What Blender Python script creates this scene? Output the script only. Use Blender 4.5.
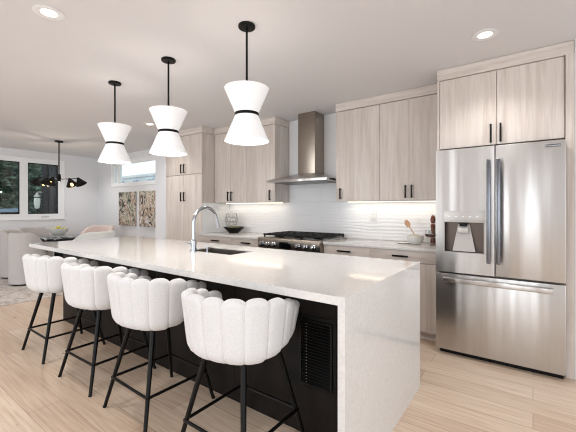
import bpy, bmesh, math, random
from mathutils import Vector, Matrix
random.seed(7)
for o in list(bpy.data.objects): bpy.data.objects.remove(o)
C = bpy.context.scene.collection
S = bpy.context.scene
PI = math.pi

# ---------------------------------------------------------------- camera
cd = bpy.data.cameras.new('camera'); cam = bpy.data.objects.new('camera', cd); C.objects.link(cam)
cam.location = (0, 0, 1.31); cam.rotation_euler = (PI/2, 0, math.radians(36.017))
cd.sensor_width = 36; cd.lens = 337*36/576; cd.shift_y = -8/576; cd.clip_start = .05; cd.clip_end = 300
S.camera = cam
# ---------------------------------------------------------------- world, exposure
w = bpy.data.worlds.new('sky'); S.world = w; w.use_nodes = True
bg = w.node_tree.nodes['Background']; bg.inputs[0].default_value = (.86, .93, 1, 1); bg.inputs[1].default_value = 1.3
S.view_settings.view_transform = 'Standard'; S.view_settings.look = 'None'
S.view_settings.gamma = 1; S.view_settings.use_curve_mapping = False
S.view_settings.exposure = 0.28
S.cycles.filter_width = 1.1

def lamp(name, kind, loc, energy, color=(1, 1, 1), rot=(0, 0, 0), **kw):
    d = bpy.data.lights.new(name, kind); d.energy = energy; d.color = color
    for k, v in kw.items(): setattr(d, k, v)
    o = bpy.data.objects.new(name, d); C.objects.link(o); o.location = loc; o.rotation_euler = rot
    return o
# added area lamps for daylight, at unseen openings behind and right of camera
lamp('added_daylight_front', 'AREA', (-4.3, -3.9, 1.35), 85, (.93, .97, 1), (PI/2, 0, 0), shape='RECTANGLE', size=3.4, size_y=2.3)
lamp('added_daylight_door', 'AREA', (.25, -3.9, 1.35), 26, (.93, .97, 1), (PI/2, 0, 0), shape='RECTANGLE', size=1.5, size_y=2.3)  # width and place set for the refrigerator's bright reflection
lamp('added_daylight_side', 'AREA', (3.1, -.9, 1.35), 50, (.93, .97, 1), (PI/2, 0, PI/2), shape='RECTANGLE', size=3.6, size_y=2.3)

# ---------------------------------------------------------------- materials
def new_mat(name):
    m = bpy.data.materials.new(name); m.use_nodes = True
    nt = m.node_tree; return m, nt, nt.nodes['Principled BSDF']
def setp(b, **k):
    for n, v in k.items(): b.inputs[n.replace('_', ' ')].default_value = v
def lin(c): return tuple(((x/255)/12.92 if x/255 <= .04045 else ((x/255+.055)/1.055)**2.4) for x in c)+(1,)
def coords(nt, scale=(1, 1, 1), rnd=False, rot=(0, 0, 0)):
    tc = nt.nodes.new('ShaderNodeTexCoord'); mp = nt.nodes.new('ShaderNodeMapping')
    mp.inputs['Scale'].default_value = scale; mp.inputs['Rotation'].default_value = rot
    nt.links.new(tc.outputs['Object'], mp.inputs['Vector'])
    if rnd:
        oi = nt.nodes.new('ShaderNodeObjectInfo'); mu = nt.nodes.new('ShaderNodeMath'); mu.operation = 'MULTIPLY'; mu.inputs[1].default_value = 37
        nt.links.new(oi.outputs['Random'], mu.inputs[0]); nt.links.new(mu.outputs[0], mp.inputs['Location'])
    return mp.outputs[0]
def noise(nt, vec, scale, detail=4, rough=.5, dist=0):
    n = nt.nodes.new('ShaderNodeTexNoise'); n.inputs['Scale'].default_value = scale; n.inputs['Detail'].default_value = detail
    n.inputs['Roughness'].default_value = rough; n.inputs['Distortion'].default_value = dist
    nt.links.new(vec, n.inputs['Vector']); return n.outputs['Fac']
def ramp(nt, fac, stops):
    r = nt.nodes.new('ShaderNodeValToRGB'); e = r.color_ramp.elements
    e[0].position, e[0].color = stops[0][0], stops[0][1]; e[1].position, e[1].color = stops[-1][0], stops[-1][1]
    for p, c in stops[1:-1]:
        x = e.new(p); x.color = c
    nt.links.new(fac, r.inputs[0]); return r.outputs[0]
def mix(nt, fac, a, b, mode='MIX'):
    m = nt.nodes.new('ShaderNodeMix'); m.data_type = 'RGBA'; m.blend_type = mode
    if isinstance(fac, float): m.inputs[0].default_value = fac
    else: nt.links.new(fac, m.inputs[0])
    for s, i in ((a, 6), (b, 7)):
        if isinstance(s, tuple): m.inputs[i].default_value = s
        else: nt.links.new(s, m.inputs[i])
    return m.outputs[2]
def bump(nt, b, h, strength=.2, dist=.01):
    n = nt.nodes.new('ShaderNodeBump'); n.inputs['Strength'].default_value = strength; n.inputs['Distance'].default_value = dist
    nt.links.new(h, n.inputs['Height']); nt.links.new(n.outputs[0], b.inputs['Normal'])
def plain(name, col, rough=.5, metal=0, nscale=40, amt=.04, **k):
    m, nt, b = new_mat(name); c = lin(col)
    f = noise(nt, coords(nt), nscale)
    d = tuple(x*(1-amt) for x in c[:3])+(1,)
    nt.links.new(ramp(nt, f, [(.3, d), (.7, c)]), b.inputs['Base Color'])
    setp(b, Roughness=rough, Metallic=metal, **k); return m
def emit(name, col, strength):
    m, nt, b = new_mat(name); setp(b, Base_Color=lin(col), Emission_Color=lin(col), Emission_Strength=strength, Roughness=.5); return m

M = {}
M['wall'] = plain('wall_paint', (226, 227, 230), .7, amt=.015)
M['ceiling'] = plain('ceiling_paint', (226, 225, 227), .8, amt=.015)
M['trim'] = plain('white_trim_paint', (240, 241, 243), .45, amt=.01)
def wood_mat(name, base, dark, rough=.5, sc=(9, 9, .55), contrast=(.36, .68)):
    m, nt, b = new_mat(name); v = coords(nt, sc, rnd=True)
    f = noise(nt, v, 2.2, 8, .62, .7)
    fine = noise(nt, coords(nt, (sc[0]*9, sc[1]*9, sc[2]*3), rnd=True), 3, 3, .6)
    c1 = ramp(nt, f, [(contrast[0], lin(dark)), (contrast[1], lin(base))])
    c2 = ramp(nt, fine, [(.3, (.88, .88, .88, 1)), (.7, (1, 1, 1, 1))])
    nt.links.new(mix(nt, 1.0, c1, c2, 'MULTIPLY'), b.inputs['Base Color'])
    setp(b, Roughness=rough); bump(nt, b, fine, .08, .002); return m
M['ash'] = wood_mat('pale_ash_laminate', (226, 217, 210), (206, 194, 185))
M['ash_h'] = wood_mat('pale_ash_laminate_flat', (226, 217, 210), (206, 194, 185), sc=(.55, 9, 9))
M['espresso'] = wood_mat('espresso_veneer', (27, 20, 17), (15, 11, 9), .6)
M['espresso'].node_tree.nodes['Principled BSDF'].inputs['Specular IOR Level'].default_value = .25
M['dark_gap'] = plain('dark_gap', (60, 50, 45), .8)
M['black'] = plain('black_metal', (5, 5, 5), .42, 0, Specular_IOR_Level=.22)
M['black_matte'] = plain('black_matte', (10, 10, 11), .55, 0, Specular_IOR_Level=.25)
M['iron'] = plain('cast_iron', (18, 17, 17), .6, 0, Specular_IOR_Level=.3)
# brushed steel
def steel(name, col, rough, streak=(60, 60, .8), aniso=0):
    m, nt, b = new_mat(name)
    f = noise(nt, coords(nt, streak), 3, 4, .6)
    nt.links.new(ramp(nt, f, [(.3, tuple(x*.95 for x in lin(col)[:3])+(1,)), (.7, lin(col))]), b.inputs['Base Color'])
    setp(b, Metallic=1.0, Anisotropic=aniso, Anisotropic_Rotation=.25, Roughness=rough)
    if name == 'brushed_steel': bump(nt, b, noise(nt, coords(nt, (5, 5, .3), rnd=True), 1.3, 1, .4), 1.0, .012)
    return m
M['steel'] = steel('brushed_steel', (200, 198, 196), .3, (14, 14, .25), .6)
M['steel_hood'] = steel('hood_steel', (162, 151, 140), .3, (1.2, 60, 60))
M['steel_dark'] = steel('dark_steel', (110, 107, 104), .35)
M['steel_handle'] = steel('handle_steel', (120, 123, 130), .2)
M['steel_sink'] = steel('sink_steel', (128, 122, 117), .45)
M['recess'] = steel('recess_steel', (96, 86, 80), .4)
M['chrome'] = steel('chrome', (185, 190, 198), .1)
M['plastic_grey'] = plain('grey_plastic', (182, 178, 174), .35, .4)
M['fabric'], nt, b = new_mat('white_boucle')
f = noise(nt, coords(nt), 230, 3, .7)
nt.links.new(ramp(nt, f, [(.3, lin((203, 203, 204))), (.65, lin((226, 226, 227)))]), b.inputs['Base Color'])
setp(b, Roughness=.95, Sheen_Weight=.2); bump(nt, b, f, .35, .004)
def fabric(name, a, c):
    m, nt, b = new_mat(name); f = noise(nt, coords(nt), 160, 3, .7)
    nt.links.new(ramp(nt, f, [(.3, lin(a)), (.65, lin(c))]), b.inputs['Base Color']); setp(b, Roughness=.95); bump(nt, b, f, .3, .004); return m
M['greige'] = fabric('greige_upholstery', (178, 172, 170), (202, 197, 195))
M['offwhite'] = fabric('off_white_upholstery', (206, 208, 204), (226, 227, 223))
M['blush'] = fabric('blush_upholstery', (205, 186, 180), (226, 208, 202))
# quartz
M['quartz'], nt, b = new_mat('white_quartz')
v = coords(nt); f1 = noise(nt, v, 60, 6, .7); f2 = noise(nt, v, 9, 6, .65, 1.5)
c1 = ramp(nt, f1, [(.3, lin((208, 206, 204))), (.55, lin((219, 217, 215)))])
c2 = ramp(nt, f2, [(.44, (1, 1, 1, 1)), (.49, (.97, .965, .96, 1)), (.5, (.9, .89, .88, 1)), (.51, (.97, .965, .96, 1)), (.6, (1, 1, 1, 1))])
nt.links.new(mix(nt, .7, c1, c2, 'MULTIPLY'), b.inputs['Base Color']); setp(b, Roughness=.08, Specular_IOR_Level=.4)
# floor planks
M['floor'], nt, b = new_mat('light_oak_planks')
v = coords(nt, (1, 1, 1))
br = nt.nodes.new('ShaderNodeTexBrick'); nt.links.new(v, br.inputs['Vector'])
br.offset = .37; br.offset_frequency = 2
for k, x in dict(Scale=1, **{'Brick Width': 1.9, 'Row Height': .19, 'Mortar Size': .0016, 'Mortar Smooth': .3, 'Bias': 0}).items(): br.inputs[k].default_value = x
br.inputs['Color1'].default_value = lin((233, 214, 194)); br.inputs['Color2'].default_value = lin((214, 190, 168)); br.inputs['Mortar'].default_value = lin((160, 136, 118))
g = noise(nt, coords(nt, (.8, 20, 1)), 3, 8, .62, .3)
gc = ramp(nt, g, [(.3, lin((228, 217, 207))), (.6, (1, 1, 1, 1))])
kn = noise(nt, coords(nt, (2.2, 6, 1)), 2.3, 2, .5, 0)
kc = ramp(nt, kn, [(.22, lin((186, 160, 140))), (.27, (1, 1, 1, 1))])
nt.links.new(mix(nt, 1.0, mix(nt, 1.0, br.outputs['Color'], gc, 'MULTIPLY'), kc, 'MULTIPLY'), b.inputs['Base Color'])
setp(b, Roughness=.36); bump(nt, b, g, .06, .003)
# wavy tile
M['tile'], nt, b = new_mat('wavy_white_tile')
wv = nt.nodes.new('ShaderNodeTexWave'); wv.wave_type = 'BANDS'; wv.bands_direction = 'Z'; wv.inputs['Scale'].default_value = 7
wv.inputs['Distortion'].default_value = 5; wv.inputs['Detail'].default_value = 1.5; wv.inputs['Detail Scale'].default_value = .7
nt.links.new(coords(nt, (.45, 1, 1)), wv.inputs['Vector'])
br = nt.nodes.new('ShaderNodeTexBrick'); nt.links.new(coords(nt, (1, 1, 1), rot=(-PI/2, 0, 0)), br.inputs['Vector']); br.offset = .5
for k, x in dict(Scale=1, **{'Brick Width': .6, 'Row Height': .2, 'Mortar Size': .0012}).items(): br.inputs[k].default_value = x
br.inputs['Color1'].default_value = lin((236, 237, 238)); br.inputs['Color2'].default_value = lin((232, 233, 235)); br.inputs['Mortar'].default_value = lin((218, 218, 218))
nt.links.new(br.outputs['Color'], b.inputs['Base Color']); setp(b, Roughness=.12); bump(nt, b, wv.outputs['Fac'], .16, .005)
# glass
def glass(name, tint=(1, 1, 1, 1), rough=0.0):
    m, nt, b = new_mat(name); nt.nodes.remove(b); out = nt.nodes['Material Output']
    lw = nt.nodes.new('ShaderNodeLayerWeight'); lw.inputs[0].default_value = .5
    pw = nt.nodes.new('ShaderNodeMath'); pw.operation = 'POWER'; pw.inputs[1].default_value = 4; nt.links.new(lw.outputs['Facing'], pw.inputs[0])
    fr = nt.nodes.new('ShaderNodeMath'); fr.operation = 'MULTIPLY_ADD'; fr.inputs[1].default_value = .7; fr.inputs[2].default_value = .035; nt.links.new(pw.outputs[0], fr.inputs[0])
    t = nt.nodes.new('ShaderNodeBsdfTransparent'); t.inputs[0].default_value = tint
    g = nt.nodes.new('ShaderNodeBsdfGlossy'); g.inputs['Roughness'].default_value = rough
    mx = nt.nodes.new('ShaderNodeMixShader'); nt.links.new(fr.outputs[0], mx.inputs[0]); nt.links.new(t.outputs[0], mx.inputs[1]); nt.links.new(g.outputs[0], mx.inputs[2])
    nt.links.new(mx.outputs[0], out.inputs[0]); return m
M['glass'] = glass('window_glass', (.93, .96, .95, 1))
M['vessel'] = glass('clear_vessel_glass', (.95, .96, .96, 1), .02)
# lamp shade
M['shade'], nt, b = new_mat('white_linen_shade'); out = nt.nodes['Material Output']
nv = noise(nt, coords(nt), 150)
nt.links.new(ramp(nt, nv, [(.3, lin((228, 228, 229))), (.7, lin((238, 238, 239)))]), b.inputs['Base Color'])
setp(b, Roughness=.9, Emission_Color=(1, .985, .97, 1), Emission_Strength=.2)
M['diffuser'] = emit('lamp_diffuser', (255, 246, 236), 4)
M['down_lens'] = emit('downlight_lens', (255, 236, 214), 9)
M['led'] = emit('led_strip', (255, 236, 205), 3)
M['bulb'] = emit('warm_bulb', (255, 200, 120), 5)
M['rug'], nt, b = new_mat('distressed_rug'); f = noise(nt, coords(nt, (1, 2.2, 1)), 4, 8, .7, 1.2)
nt.links.new(ramp(nt, f, [(.35, lin((150, 138, 132))), (.48, lin((196, 186, 178))), (.6, lin((214, 206, 199)))]), b.inputs['Base Color']); setp(b, Roughness=1.0)
M['terrazzo'], nt, b = new_mat('black_white_tabletop')
vo = nt.nodes.new('ShaderNodeTexVoronoi'); vo.inputs['Scale'].default_value = 14; nt.links.new(coords(nt), vo.inputs['Vector'])
nt.links.new(ramp(nt, vo.outputs['Distance'], [(.25, lin((205, 208, 212))), (.42, lin((40, 40, 42)))]), b.inputs['Base Color']); setp(b, Roughness=.15)
def art(name, seed):
    m, nt, b = new_mat(name)
    mp = coords(nt, (1, 1, .75)); ad = nt.nodes.new('ShaderNodeVectorMath'); ad.operation = 'ADD'; ad.inputs[1].default_value = (seed, seed*2, seed*3); nt.links.new(mp, ad.inputs[0]); v = ad.outputs[0]
    a = ramp(nt, noise(nt, v, 3.2, 6, .6, 1.5), [(.3, lin((70, 84, 84))), (.42, lin((140, 146, 128))), (.5, lin((206, 196, 182))), (.57, lin((150, 118, 92))), (.66, lin((225, 225, 222)))])
    k = ramp(nt, noise(nt, v, 4.5, 5, .55, 2.5), [(.41, (.01, .01, .012, 1)), (.45, (1, 1, 1, 1)), (.58, (1, 1, 1, 1)), (.62, lin((120, 80, 60))), (.68, (1, 1, 1, 1))])
    nt.links.new(mix(nt, .92, a, k, 'MULTIPLY'), b.inputs['Base Color']); setp(b, Roughness=.6); return m
M['leaf'], nt, b = new_mat('tree_leaves'); f = noise(nt, coords(nt), 3)
nt.links.new(ramp(nt, f, [(.35, lin((30, 46, 38))), (.5, lin((74, 98, 82))), (.65, lin((132, 154, 136)))]), b.inputs['Base Color']); setp(b, Roughness=.6)
M['bark'] = plain('bark', (70, 58, 48), .9)
M['grass'] = plain('lawn', (92, 110, 70), .9, amt=.4, nscale=6)
M['dark_siding'] = plain('dark_stained_siding', (44, 42, 46), .7)
M['render_white'] = plain('white_render', (236, 240, 245), .7)
M['paint_blue'] = plain('blue_grey_paint', (150, 172, 196), .25)
M['bowl_white'] = plain('white_ceramic', (232, 232, 228), .25)
M['bowl_black'] = plain('black_ceramic', (10, 9, 9), .45, 0, Specular_IOR_Level=.3)
M['lime'] = plain('green_yellow_fruit', (196, 190, 90), .45, amt=.3)
M['leafgreen'] = plain('moss_green', (150, 150, 70), .6, amt=.3)
M['cream'] = plain('cream_filling', (228, 216, 180), .7, amt=.15, nscale=90)
M['spoonwood'] = plain('spoon_wood', (214, 168, 128), .5, amt=.12)
M['millwood'] = plain('mill_wood', (120, 66, 46), .35, amt=.25)
M['wine'] = plain('red_liquid', (96, 22, 40), .1)
M['display'] = plain('display_glass', (10, 10, 12), .08)
M['plate_ink'] = plain('plate_ink', (40, 42, 52), .3)
M['plate_silver'] = plain('plate_silver', (225, 225, 228), .25, .6)

# ---------------------------------------------------------------- mesh helpers
def box(bm, x0, x1, y0, y1, z0, z1, bev=0, seg=2):
    t = bmesh.new()
    v = [t.verts.new((x, y, z)) for x in (x0, x1) for y in (y0, y1) for z in (z0, z1)]
    for f in ((0, 1, 3, 2), (4, 6, 7, 5), (0, 4, 5, 1), (2, 3, 7, 6), (0, 2, 6, 4), (1, 5, 7, 3)): t.faces.new([v[i] for i in f])
    if bev: bmesh.ops.bevel(t, geom=t.edges[:], offset=bev, segments=seg, affect='EDGES', profile=.6)
    merge(bm, t)
def merge(bm, t, mat=None):
    if mat is not None: bmesh.ops.transform(t, matrix=mat, verts=t.verts)
    me = bpy.data.meshes.new('tmp'); t.to_mesh(me); t.free(); bm.from_mesh(me); bpy.data.meshes.remove(me)
def tube(bm, pts, rad, n=12, cap=True, closed=False):
    pts = [Vector(p) for p in pts]; N = len(pts); rs = rad if isinstance(rad, (list, tuple)) else [rad]*N
    rings = []; ref = None
    for i, p in enumerate(pts):
        if closed: d = (pts[(i+1) % N]-pts[i-1]).normalized()
        else: d = (pts[min(i+1, N-1)]-pts[max(i-1, 0)]).normalized()
        if ref is None: ref = Vector((0, 0, 1)) if abs(d.z) < .9 else Vector((1, 0, 0))
        s = d.cross(ref).normalized(); u = s.cross(d).normalized(); ref = u
        rings.append([bm.verts.new(p+(s*math.cos(a)+u*math.sin(a))*rs[i]) for a in [2*PI*k/n for k in range(n)]])
    for i in range(N if closed else N-1):
        A, B = rings[i], rings[(i+1) % N]
        for k in range(n): bm.faces.new((A[k], A[(k+1) % n], B[(k+1) % n], B[k]))
    if cap and not closed: bm.faces.new(rings[0][::-1]); bm.faces.new(rings[-1])
def lathe(bm, prof, n=32, c=(0, 0, 0), axis=None):
    """prof: (r, z) list; r==0 gives a pole."""
    t = bmesh.new(); rings = []
    for r, z in prof:
        if r < 1e-6: rings.append([t.verts.new((0, 0, z))])
        else: rings.append([t.verts.new((r*math.cos(2*PI*k/n), r*math.sin(2*PI*k/n), z)) for k in range(n)])
    for A, B in zip(rings, rings[1:]):
        for k in range(n):
            a = [A[0]] if len(A) == 1 else [A[k], A[(k+1) % n]]
            b_ = [B[0]] if len(B) == 1 else [B[(k+1) % n], B[k]]
            if len(a)+len(b_) > 2: t.faces.new(a+b_)
    bmesh.ops.recalc_face_normals(t, faces=t.faces[:])
    m = Matrix.Translation(c)
    if axis is not None: m = m @ Vector((0, 0, 1)).rotation_difference(Vector(axis)).to_matrix().to_4x4()
    merge(bm, t, m)
def prism(bm, poly, axis, a, b_, bev=0):
    """poly of 2D points extruded along 'x','y' or 'z'."""
    t = bmesh.new()
    mk = {'x': lambda p, s: (s, p[0], p[1]), 'y': lambda p, s: (p[0], s, p[1]), 'z': lambda p, s: (p[0], p[1], s)}[axis]
    A = [t.verts.new(mk(p, a)) for p in poly]; B = [t.verts.new(mk(p, b_)) for p in poly]; n = len(poly)
    t.faces.new(A); t.faces.new(B[::-1])
    for k in range(n): t.faces.new((A[k], B[k], B[(k+1) % n], A[(k+1) % n]))
    bmesh.ops.recalc_face_normals(t, faces=t.faces[:])
    if bev: bmesh.ops.bevel(t, geom=t.edges[:], offset=bev, segments=2, affect='EDGES')
    merge(bm, t)
def obj(name, bm, mat, parent=None, smooth=35, label=None, kind=None):
    if parent is not None and parent.get('_w'):
        bmesh.ops.translate(bm, verts=bm.verts, vec=-Vector(parent['_w']))
    bmesh.ops.recalc_face_normals(bm, faces=bm.faces[:]) if smooth == 'fix' else None
    me = bpy.data.meshes.new(name); bm.to_mesh(me); bm.free()
    for p in me.polygons: p.use_smooth = True
    me.set_sharp_from_angle(angle=math.radians(smooth if isinstance(smooth, (int, float)) else 35))
    me.materials.append(M[mat] if isinstance(mat, str) else mat)
    o = bpy.data.objects.new(name, me); C.objects.link(o)
    if parent is not None:
        o.parent = parent
        if parent.get('_w'): o['_w'] = parent['_w'] 
    if label: o['label'] = label
    if kind: o['kind'] = kind
    return o
def bx(name, mat, parent, *a, bev=0, **k):
    bm = bmesh.new(); box(bm, *a, bev=bev); return obj(name, bm, mat, parent, **k)
def thing(name, label, cat, loc=(0, 0, 0), rz=0, group=None, world=True):
    """Empty at the thing's base. world=True: parts are given in world coordinates."""
    o = bpy.data.objects.new(name, None); C.objects.link(o); o.location = loc; o.rotation_euler = (0, 0, rz)
    o.empty_display_size = .1; o['label'] = label; o['category'] = cat
    if group: o['group'] = group
    if world: o['_w'] = list(loc)
    return o
def tag(o, label, cat, group=None, kind=None):
    o['label'] = label; o['category'] = cat
    if group: o['group'] = group
    if kind: o['kind'] = kind
    return o
def struct(name, mat, *boxes, bev=0):
    bm = bmesh.new()
    for b_ in boxes: box(bm, *b_, bev=bev)
    o = obj(name, bm, mat); o['kind'] = 'structure'; return o
def dup(root, loc, rz, label=None, group=None):
    r = root.copy(); C.objects.link(r); r.location = loc; r.rotation_euler = (0, 0, rz)
    if label: r['label'] = label
    if group: r['group'] = group
    for ch in list(root.children):
        c = ch.copy(); C.objects.link(c); c.parent = r
        for g_ in list(ch.children):
            d = g_.copy(); C.objects.link(d); d.parent = c
    return r

# ================================================================ ROOM SHELL
XL, XR, YF, YB, YD, ZC = -9.15, 3.2, -4.0, 4.08, 4.2, 2.6
struct('floor', 'floor', (XL-.15, XR+.15, YF-.15, YD+.15, -.1, 0))
struct('ceiling', 'ceiling', (XL-.15, XR+.15, YF-.15, YD+.15, ZC, ZC+.12))
# left wall with the dining window opening
wy0, wy1, wz0, wz1 = 1.80, 3.40, 1.07, 2.42
struct('wall_left', 'wall', (XL-.15, XL, YF, wy0, 0, ZC), (XL-.15, XL, wy1, YD, 0, ZC), (XL-.15, XL, wy0, wy1, 0, wz0), (XL-.15, XL, wy0, wy1, wz1, ZC))
# dining wall with the clerestory opening
cx0, cx1, cz0, cz1 = -8.448, -6.2, 1.855, 2.42
struct('wall_dining', 'wall', (XL-.15, cx0, YD, YD+.15, 0, ZC), (cx1, -5.3, YD, YD+.15, 0, ZC), (cx0, cx1, YD, YD+.15, 0, cz0), (cx0, cx1, YD, YD+.15, cz1, ZC))
struct('wall_stub', 'wall', (-5.46, -5.146, 3.48, YD, 0, ZC))
struct('wall_back', 'wall', (-5.146, .26, YB, YB+.27, 0, ZC))
struct('wall_right_return', 'wall', (.26, XR+.15, 3.37, YB+.27, 0, ZC))
struct('wall_right', 'wall', (XR, XR+.15, 1.3, 3.37, 0, ZC), (XR, XR+.15, YF, -3.0, 0, ZC), (XR, XR+.15, -3.0, 1.3, 2.5, ZC), (XR, XR+.15, -3.0, 1.3, 0, .1))
struct('wall_front', 'wall', (XL-.15, -6.2, YF-.15, YF, 0, ZC), (1.0, XR+.15, YF-.15, YF, 0, ZC), (-6.2, 1.0, YF-.15, YF, 2.5, ZC), (-6.2, 1.0, YF-.15, YF, 0, .1),
       (-2.55, -.55, YF-.15, YF, .1, 2.5))
struct('baseboard_right', 'trim', (.29, XR, 3.352, 3.37, 0, .145), bev=.003)
struct('baseboard_dining', 'trim', (XL+.016, -5.46, YD-.016, YD, 0, .13), bev=.003)
struct('baseboard_left', 'trim', (XL, XL+.016, YF, YD-.016, 0, .13), bev=.003)

def window(name, axis, plane, a0, a1, z0, z1, panes, depth=.15, sgn=1, trim=.09):
    """frame set in a wall hole; panes = list of (a0,a1,z0,z1) glass openings; axis of travel 'x' or 'y'."""
    bm = bmesh.new(); gl = []
    def b_(p0, p1, q0, q1, d0, d1, bev=0, m=None):
        lo, hi = sorted((plane+d0*sgn, plane+d1*sgn))
        if axis == 'y': box(m or bm, lo, hi, p0, p1, q0, q1, bev)
        else: box(m or bm, p0, p1, lo, hi, q0, q1, bev)
    xs = sorted(set([a0, a1]+[v for p in panes for v in p[:2]])); gz0, gz1 = panes[0][2], panes[0][3]
    b_(a0, a1, z0, gz0, .0, .08); b_(a0, a1, gz1, z1, .0, .08)
    edges = [a0]+[v for p in panes for v in p[:2]]+[a1]
    for i in range(0, len(edges), 2): b_(edges[i], edges[i+1], gz0, gz1, .0, .08)
    root = obj(name, bm, 'trim'); root['kind'] = 'structure'
    for p in panes:
        g = bmesh.new(); b_(p[0], p[1], p[2], p[3], .045, .055, m=g); obj('pane', g, 'glass', root)
        s = bmesh.new()
        for q in ((p[0], p[1], p[2], p[2]+.018), (p[0], p[1], p[3]-.018, p[3]), (p[0], p[0]+.014, p[2], p[3]), (p[1]-.014, p[1], p[2], p[3])):
            b_(*q, .015, .045, m=s)
        obj('gasket', s, 'black_matte' if axis == 'y' else 'trim', root)
    return root, b_
win1, wb = window('window_1', 'y', XL, wy0, wy1, wz0, wz1, [(1.93, 2.53, 1.175, 2.33), (2.68, 3.275, 1.175, 2.33)], sgn=-1)
s = bmesh.new(); wb(wy0-.02, wy1+.015, wz1, wz1+.018, -.018, .0, .002, s); wb(wy1, wy1+.012, wz0, wz1, -.018, .0, .002, s); wb(wy0-.02, wy1+.02, wz0-.03, wz0, -.03, .0, .003, s); obj('casing', s, 'trim', win1)
s = bmesh.new(); box(s, XL, XL+.022, 2.93, 3.08, 1.10, 1.115, .003); obj('window_crank', s, 'plastic_grey', win1)
win2, wb = window('window_2', 'x', YD, cx0, cx1, cz0, cz1, [(-8.40, -8.23, 1.90, 2.37), (-8.14, -6.3, 1.90, 2.37)])
s = bmesh.new(); wb(cx0-.03, cx1+.03, cz0-.025, cz0, -.015, .0, .002, s); wb(cx0-.03, cx1+.03, cz1, cz1+.03, -.015, .0, .002, s); wb(cx0-.03, cx0, cz0, cz1, -.015, .0, .002, s); obj('casing', s, 'trim', win2)

# ================================================================ OUTSIDE
struct('trim_lawn', 'grass', (-34, XL-.2, -14, 22, -.5, -.35)).name = 'ground_outside'
bm = bmesh.new(); box(bm, -30, 8, YD+.4, 30, -.5, -.35); o = obj('ground_behind_house', bm, 'grass'); o['kind'] = 'structure'
def tree(x, y, h, r, label, n=5000):
    t = thing('tree', label, 'tree', (x, y, -.35), group='trees outside the dining window')
    bm = bmesh.new(); tube(bm, [(x, y, -.35), (x+.05, y, h*.35), (x, y+.05, h*.75)], [.14, .11, .04], 10); obj('trunk', bm, 'bark', t)
    bm = bmesh.new()
    for i in range(n):
        u = random.random(); a = random.random()*2*PI; zz = .15+u*(h-.15); rr = r*(1-.55*u)*math.sqrt(random.random())*(1.0 + .15*math.sin(5*a+zz*3))
        c = Vector((x+rr*math.cos(a), y+rr*math.sin(a), zz)); s_ = random.uniform(.07, .15)
        m = Matrix.Translation(c) @ Matrix.Rotation(random.random()*6.28, 4, 'Z') @ Matrix.Rotation(random.uniform(.3, 2.2), 4, 'X')
        vs = [bm.verts.new(m @ Vector(p)) for p in ((-s_, 0, 0), (0, -s_*.5, 0), (s_, 0, .01), (0, s_*.5, .02))]; bm.faces.new(vs)
    f = obj('foliage', bm, 'leaf', t); return t
tree(-14.6, 1.9, 4.6, 1.45, 'bushy green tree filling the left dining window pane')
tree(-14.3, 5.2, 5.0, 1.4, 'green tree seen through the left strip of the right dining window pane')
#tree(-17.2, 3.2, 6.0, 1.9, 'taller green tree standing behind, between the two nearer trees')
bm = bmesh.new()
for ix in range(1):
    g_ = {}
    for a in range(46):
        for b_ in range(41):
            y_ = -3+a*.25; z_ = -.35+b_*.16; d_ = .35*math.sin(y_*2.1+z_)+.25*math.sin(y_*5.3)*math.cos(z_*3.7)+random.uniform(-.12, .12); g_[a, b_] = bm.verts.new((-19.5+d_, y_, z_))
    for a in range(45):
        for b_ in range(40): bm.faces.new((g_[a, b_], g_[a+1, b_], g_[a+1, b_+1], g_[a, b_+1]))
r_ = bmesh.ops.extrude_face_region(bm, geom=bm.faces[:]); bmesh.ops.translate(bm, verts=[v for v in r_['geom'] if isinstance(v, bmesh.types.BMVert)], vec=(-1.2, 0, 0)); bmesh.ops.recalc_face_normals(bm, faces=bm.faces[:])
for i in range(7000):
    y_, z_ = random.uniform(-3, 8.2), random.uniform(-.3, 6.05); s_ = random.uniform(.08, .2); m = Matrix.Translation((-19.1+random.uniform(-.2, .35), y_, z_)) @ Matrix.Rotation(random.random()*6.28, 4, 'Z') @ Matrix.Rotation(random.uniform(.3, 2.8), 4, 'X')
    bm.faces.new([bm.verts.new(m @ Vector(p)) for p in ((-s_, 0, 0), (0, -s_*.5, 0), (s_, 0, .01), (0, s_*.5, .02))])
tag(obj('hedge', bm, 'leaf', smooth=60), 'tall dense green hedge forming the backdrop outside the dining windows', 'hedge')
# neighbouring dark clad porch wall
t = thing('porch_wall', 'dark stained clad porch wall outside the right dining window pane', 'wall', (-10.7, 4.3, -.35))
bm = bmesh.new()
for k in range(14): box(bm, -10.9+.0, -10.78, 3.50+k*.12, 3.50+k*.12+.114, -.35, 3.0, .004)
obj('cladding', bm, 'dark_siding', t)
bx('cap', 'dark_siding', t, -10.93, -10.75, 3.48, 5.2, 3.0, 3.08, bev=.005)
for k in range(2): bx('post', 'dark_siding', t, -10.77, -10.70, 3.62+k*.6, 3.74+k*.6, -.35, 3.0, bev=.005)
t = thing('wall_lantern', 'pale wall lantern outside, just left of the dark porch wall', 'lantern', (-10.9, 3.42, 1.25))
bx('bracket', 'plastic_grey', t, -10.86, -10.82, 3.40, 3.50, 1.72, 1.76, bev=.004)
bm = bmesh.new(); lathe(bm, [(0, 1.28), (.05, 1.3), (.075, 1.45), (.07, 1.58), (.0, 1.60)], 20, (-10.84, 3.38, 0)); obj('globe', bm, 'bowl_white', t)
bm = bmesh.new(); lathe(bm, [(0, 1.60), (.085, 1.61), (.02, 1.72), (0, 1.74)], 20, (-10.84, 3.38, 0)); obj('lantern_cap', bm, 'plastic_grey', t)
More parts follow.
